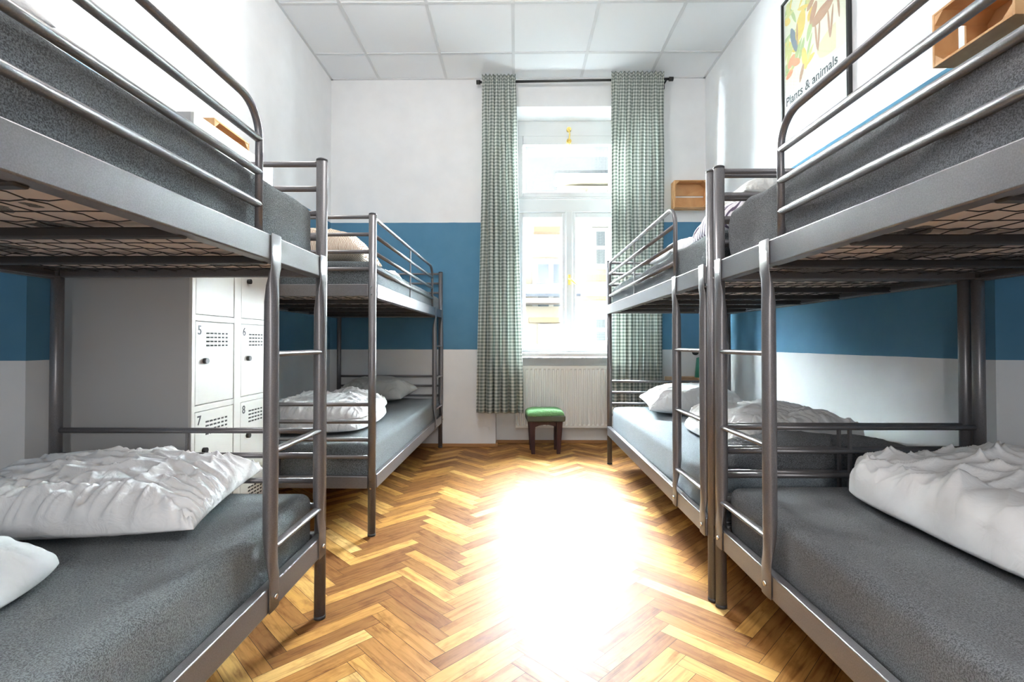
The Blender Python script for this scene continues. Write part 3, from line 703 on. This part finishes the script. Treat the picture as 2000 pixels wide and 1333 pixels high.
# ------------------------------------------------------------------ lockers
def locker():
    X1, X0, Y0, Y1, H = -1.182, -1.690, 1.787, 2.374, 1.792
    o = thing('locker', 'grey metal locker cabinet of ten numbered doors between the left bunks', 'locker', ((X0 + X1) / 2, (Y0 + Y1) / 2, 0))
    cx, cy = (X0 + X1) / 2, (Y0 + Y1) / 2
    hx, hy = (X1 - X0) / 2, (Y1 - Y0) / 2
    b = MB(); b.box(-hx, hx - .012, -hy, -hy + .003, .0, H); b.box(-hx, hx - .012, hy - .003, hy, .0, H); b.box(-hx, -hx + .003, -hy + .003, hy - .003, 0, H)
    b.box(-hx + .003, hx - .012, -hy + .003, hy - .003, H - .003, H); b.box(-hx + .003, hx - .03, -hy + .003, hy - .003, .02, H - .01)
    b.build('carcass', M['lockside'], o)
    rows = [(.036 + .3375 * k, .036 + .3375 * k + .315) for k in range(5)]   # bottom to top
    cols = [(-hy + .022, -hy + .022 + .246), (hy - .022 - .246 + .004, hy - .018)]
    b = MB(); f0, f1 = hx - .013, hx
    b.box(f0, f1, -hy, cols[0][0] - .002, 0, H, .002); b.box(f0, f1, cols[0][1] + .002, cols[1][0] - .002, 0, H, .002); b.box(f0, f1, cols[1][1] + .002, hy, 0, H, .002)
    zz = [0] + [v for r in rows for v in r] + [H]
    for k in range(6):
        a, c = zz[2 * k], zz[2 * k + 1]
        for (y0, y1) in cols: b.box(f0, f1 - .001, y0 - .003, y1 + .003, a, c, .001)
    b.box(f0 - .012, f0 - .004, -hy + .004, hy - .004, .01, H - .006)
    b.build('front_frame', M['locker'], o)
    num = {(2, 0): '5', (2, 1): '6', (1, 0): '7', (1, 1): '8'}
    for r, (z0, z1) in enumerate(rows):
        for c, (y0, y1) in enumerate(cols):
            b = MB(); b.box(f0 + .002, f1 - .0015, y0 + .001, y1 - .001, z0 + .0025, z1 - .0025, .0015); d = b.build('locker_door', M['locker'], o)
            b = MB()
            for i in range(4):
                for j in range(6):
                    yy = y0 + .064 + j * .025; z = z1 - .042 - i * .0155; b.box(f1 - .0016, f1 - .0006, yy, yy + .019 - .0012 * j, z - .0066, z, 0)
            b.build('vent_slots', M['black'], d)
            b = MB(); yk, zk = y0 + .052, z0 + .165; b.tube([(f1 - .001, yk, zk), (f1 + .012, yk, zk)], .011, n=14, up=Vector((0, 0, 1))); k = b.build('lock', M['blackm'], d)
            if (r, c) in num:
                cu = bpy.data.curves.new('number', 'FONT'); cu.body = num[(r, c)]; cu.size = .048; cu.extrude = .0003; cu.offset = .0008
                t = bpy.data.objects.new('door_number', cu); COL.objects.link(t)
                dg = bpy.context.evaluated_depsgraph_get(); me = bpy.data.meshes.new_from_object(t.evaluated_get(dg)); bpy.data.objects.remove(t)
                me.materials.clear(); me.materials.append(M['ink'])
                t = bpy.data.objects.new('door_number', me); COL.objects.link(t); t.parent = d; t.location = (f1 - .0008, y0 + .012, z1 - .050); t.rotation_euler = (PI / 2, 0, PI / 2)
locker()

# ------------------------------------------------------------------ wooden crates used as shelves
def crate(label, loc, rz, L=.30, H=.20, D=.20, m='pine', group='small pine crates fixed to the walls as shelves'):
    """Local frame: back on the wall at y=0, open side at y=-D, x along the wall, z=0 bottom."""
    o = thing('wooden_crate', label, 'crate', loc, rz, group); t = .009
    for s in (-1, 1):
        b = MB(); x0, x1 = sorted((s * L / 2, s * (L / 2 - t)))
        hb = H * .42; b.box(x0, x1, -D, -D * .56, 0, H, .0015); b.box(x0, x1, -D * .42, 0, 0, H, .0015); b.build('end_board', M[m], o)
    for z0, z1 in ((0, t), (H - t, H)):
        for y0, y1 in ((-D, -D * .55), (-D * .45, 0)):
            b = MB(); b.box(-L / 2 + t, L / 2 - t, y0, y1, z0, z1, .0015); b.build('side_board', M[m], o)
    for z0, z1 in ((t, H * .47), (H * .53, H - t)):
        b = MB(); b.box(-L / 2 + t, L / 2 - t, -t, 0, z0, z1, .0015); b.build('back_board', M[m], o)
    for sx in (-1, 1):
        for sz in (0, 1):
            z = t if sz == 0 else H - t; dz = .035 if sz == 0 else -.035; x = sx * (L / 2 - t)
            b = MB(); b.prism([(x, -D + .002, z), (x - sx * .035, -D + .002, z), (x, -D + .002, z + dz)], (0, D - t - .003, 0)); b.build('corner_block', M[m], o)
    return o
crate('pine crate shelf high on the right wall above the nearest bunk', (XR_, 1.655, 1.945), -PI / 2, .30, .195, .20)
crate('pine crate shelf on the window wall right of the curtain', (1.55, YB, 2.145), 0, .30, .245, .105)
crate('pine crate shelf on the left wall just past the locker top', (XL_, 2.59, 1.83), PI / 2, .32, .235, .20)
crate('pale pine crate shelf low on the window wall behind the far right bunk', (1.50, YB, .47), 0, .33, .17, .07, 'pine_l')

# green wall lamp beside the lower crate
o = thing('wall_lamp', 'small green shaded reading lamp on the window wall above the low crate', 'lamp', (1.612, YB, .86))
b = MB(); b.tube([(0, 0, 0), (0, -.012, 0)], .03, n=20); b.build('wall_plate', M['blackm'], o)
b = MB(); b.tube([(0, -.01, 0), (0, -.07, .015), (0, -.12, .0), (0, -.135, -.045)], .006); b.build('arm', M['blackm'], o)
b = MB(); b.tube([(0, -.135, -.04), (0, -.135, -.05), (0, -.135, -.22)], .04, n=28, cap=False, radii=[(.012, .012), (.036, .036), (.052, .052)]); s_ = b.build('lamp_shade', M['teal'], o)
md = s_.modifiers.new('t', 'SOLIDIFY'); md.thickness = .003

# ------------------------------------------------------------------ framed poster on the right wall
def poster():
    o = thing('framed_poster', 'black framed poster of plants and animals on the right wall', 'poster', (XR_, 2.845, 2.19), -PI / 2)
    W, H, D = .64, .92, .022      # local: x along the wall (towards -y of the room is +x), y=-D front
    b = MB()
    b.box(-W / 2, -W / 2 + .016, -D, 0, 0, H, .002); b.box(W / 2 - .016, W / 2, -D, 0, 0, H, .002); b.box(-W / 2 + .016, W / 2 - .016, -D, 0, 0, .016, .002); b.box(-W / 2 + .016, W / 2 - .016, -D, 0, H - .016, H, .002)
    b.build('frame', M['blackm'], o)
    b = MB(); b.box(-W / 2 + .014, W / 2 - .014, -.010, -.004, .014, H - .014); sh = b.build('poster_sheet', M['paper'], o)
    # picture: a plain collage of leaves, a winged insect and a spotted deer
    rnd = random.Random(9); keys = list(P_COL); b = MB(); mats = [M['p_' + k] for k in keys]; mi = {k: i for i, k in enumerate(keys)}; lay = [0]
    def y_(): lay[0] += 1; return -.0101 - .00003 * lay[0]
    x0, x1, z0, z1 = -W / 2 + .03, W / 2 - .03, .315, H - .03
    b.poly([(x0, y_(), z0), (x1, -.0102, z0), (x1, -.0102, z1), (x0, -.0102, z1)], mi['cream'])
    def blob(cx, cz, rx, rz, ang, key, n=22, jit=.12, pt=False):
        yy = y_(); pts = []
        for k in range(n):
            t = 2 * PI * k / n; rr = 1 + jit * noise.noise(Vector((math.cos(t) * 1.5 + cx * 31, math.sin(t) * 1.5, cz * 17)))
            a, c = math.cos(t) * rx * rr, math.sin(t) * rz * rr * (abs(math.sin(t)) ** .6 if pt else 1)
            X = cx + a * math.cos(ang) - c * math.sin(ang); Z = cz + a * math.sin(ang) + c * math.cos(ang)
            pts.append((min(max(X, x0), x1), yy, min(max(Z, z0), z1)))
        b.poly(pts, mi[key])
    blob(.14, .70, .16, .13, 0, 'sky'); blob(.18, .40, .14, .07, 0, 'ochre')
    for k in range(26):
        blob(rnd.uniform(x0, -.02), rnd.uniform(z0 + .05, z1), rnd.uniform(.04, .09), rnd.uniform(.012, .026), rnd.uniform(0, PI), rnd.choice(['leaf', 'leaf2', 'leaf', 'yellow']), pt=True)
    for k in range(6): blob(rnd.uniform(.02, x1), rnd.uniform(.72, z1), rnd.uniform(.04, .08), .016, rnd.uniform(0, PI), 'leaf', pt=True)
    # winged insect
    blob(-.19, .62, .028, .09, .35, 'navy', pt=False); blob(-.12, .66, .05, .085, -.35, 'yellow'); blob(-.155, .63, .008, .07, 0, 'brown')
    # deer like animals
    blob(.09, .60, .10, .038, .12, 'brown'); blob(.01, .655, .028, .06, -.5, 'brown'); blob(-.015, .72, .04, .022, .35, 'brown')
    blob(.20, .66, .07, .045, .1, 'violet')
    for x, z, a in ((.035, .50, .12), (.06, .49, -.1), (.15, .50, .1), (.175, .50, -.15), (.23, .56, .1)): blob(x, z, .009, .085, a, 'brown', jit=.02)
    blob(-.22, .50, .045, .028, .5, 'orange'); blob(-.17, .47, .05, .022, -.5, 'orange'); blob(-.24, .43, .04, .02, .2, 'orange'); blob(-.08, .44, .025, .07, .2, 'yellow'); blob(-.11, .37, .016, .05, -.4, 'brown')
    bb = b.build('picture', mats, sh, fix=False)
    cu = bpy.data.curves.new('t', 'FONT'); cu.body = 'Plants & animals'; cu.size = .066; cu.extrude = .0002; cu.offset = .0012
    t = bpy.data.objects.new('t', cu); COL.objects.link(t); dg = bpy.context.evaluated_depsgraph_get(); me = bpy.data.meshes.new_from_object(t.evaluated_get(dg)); bpy.data.objects.remove(t)
    me.materials.clear(); me.materials.append(M['ink']); xs = [v.co.x for v in me.vertices]
    t = bpy.data.objects.new('poster_title', me); COL.objects.link(t); t.parent = sh; t.location = (-W / 2 + .035, -.0104, .245); t.rotation_euler = (PI / 2, 0, 0); sx = .50 / (max(xs) - min(xs)); t.scale = (sx, sx, 1)
    b = MB()
    for k in range(6):
        z = .185 - k * .013; x = -.24
        while x < (.24 if k < 5 else .0):
            l = rnd.uniform(.01, .04); b.box(x, min(x + l, .25), -.0104, -.0101, z, z + .0035); x += l + .007
    b.build('poster_small_print', M['linen'], sh)
    b = MB(); b.box(-W / 2 + .015, W / 2 - .015, -.017, -.0155, .015, H - .015); b.build('poster_glass', M['glass'], o)
poster()

# ------------------------------------------------------------------ courtyard outside the window
b = MB(); b.box(-14, 18, 5.3, 40, -3.6, -3.5); tag(b.build('courtyard_paving', M['ground']), kind='structure')
def far_window(parent, x, y, z0, z1, w_=1.1, arch=False):
    b = MB(); b.box(x - w_ / 2 - .12, x + w_ / 2 + .12, y - .07, y, z0 - .15, z1 + .12); f = b.build('window', M['outframe'], parent)
    b = MB(); m_ = (z0 + z1) / 2; q = .05
    for a, c in ((x - w_ / 2, x - q), (x + q, x + w_ / 2)):
        for d, e in ((z0, m_ - q), (m_ + q, z1)): b.box(a, c, y - .08, y - .071, d, e)
    b.build('pane', M['outwin'], f)
def building():
    o = thing('courtyard_building', 'sunlit cream courtyard building with tall windows seen through the right panes', 'building', (0, 0, 0))
    b = MB(); b.box(1.12, 5.2, 13, 20, -3.5, 5.2); b.build('wall', M['facade2'], o)
    b = MB(); b.box(1.06, 5.4, 12.7, 13.0, 4.86, 4.98); b.box(1.0, 5.6, 12.5, 13, 5.06, 5.2)
    for k in range(7): b.box(1.5 + k * .55, 1.75 + k * .55, 12.62, 13, 4.62, 4.86)
    b.build('cornice', M['facade2'], o)
    b = MB(); b.prism([(.95, 12.4, 5.2), (5.7, 12.4, 5.2), (4.8, 16, 6.0), (2.6, 16, 6.0)], (0, 0, .08)); b.build('roof', M['roof'], o)
    b = MB(); b.box(1.35, 5.2, 12.88, 13, 2.55, 2.72); b.box(1.6, 5.2, 12.85, 13, 2.05, 2.15); b.build('string_course', M['cornice'], o)
    for x in (2.35, 4.3): 
        far_window(o, x, 13, 3.0, 3.85, .55); far_window(o, x, 13, 4.1, 4.6, .55); far_window(o, x, 13, 1.0, 1.55, .55); far_window(o, x, 13, .1, .75, .55)
    o2 = thing('courtyard_house', 'cream house with ochre trim seen through the left panes', 'building')
    b = MB(); b.box(-2.4, 1.09, 10.5, 12.4, -3.5, 3.85); b.build('wall', M['facade'], o2)
    b = MB(); b.box(.35, 1.1, 10.25, 10.5, 3.25, 3.38); b.box(-2.5, -.3, 10.25, 10.5, 3.25, 3.4); b.build('cornice', M['cornice'], o2)
    for x in (.72, -1.6): far_window(o2, x, 10.5, 1.55, 2.6, .55)
    o3 = thing('courtyard_annex', 'low annex with sheet metal roof in front of the cream house', 'building')
    b = MB(); b.box(-2.2, .98, 8.3, 10.4, -3.5, 1.55); b.build('wall', M['facade'], o3)
    b = MB(); b.prism([(-2.2, 7.9, 1.68), (1.02, 7.9, 1.68), (1.02, 10.4, 2.15), (-2.2, 10.4, 2.05)], (0, 0, .05)); b.build('roof', M['roof'], o3)
    b = MB(); b.box(-2.2, 1.0, 7.9, 8.3, 1.58, 1.66); b.build('eave', M['darkroof'], o3)
    b = MB(); b.box(.35, .95, 8.2, 8.3, -.4, 1.25); d = b.build('door', M['outframe'], o3)
    b = MB(); b.box(.45, .62, 8.19, 8.2, .75, 1.1); b.box(.68, .85, 8.19, 8.2, .75, 1.1); b.box(.45, .62, 8.19, 8.2, .2, .6); b.box(.68, .85, 8.19, 8.2, .2, .6); b.build('pane', M['outwin'], d)
    b = MB(); b.box(.2, .95, 8.22, 8.3, 1.28, 1.36); b.build('lintel', M['cornice'], o3)
building()
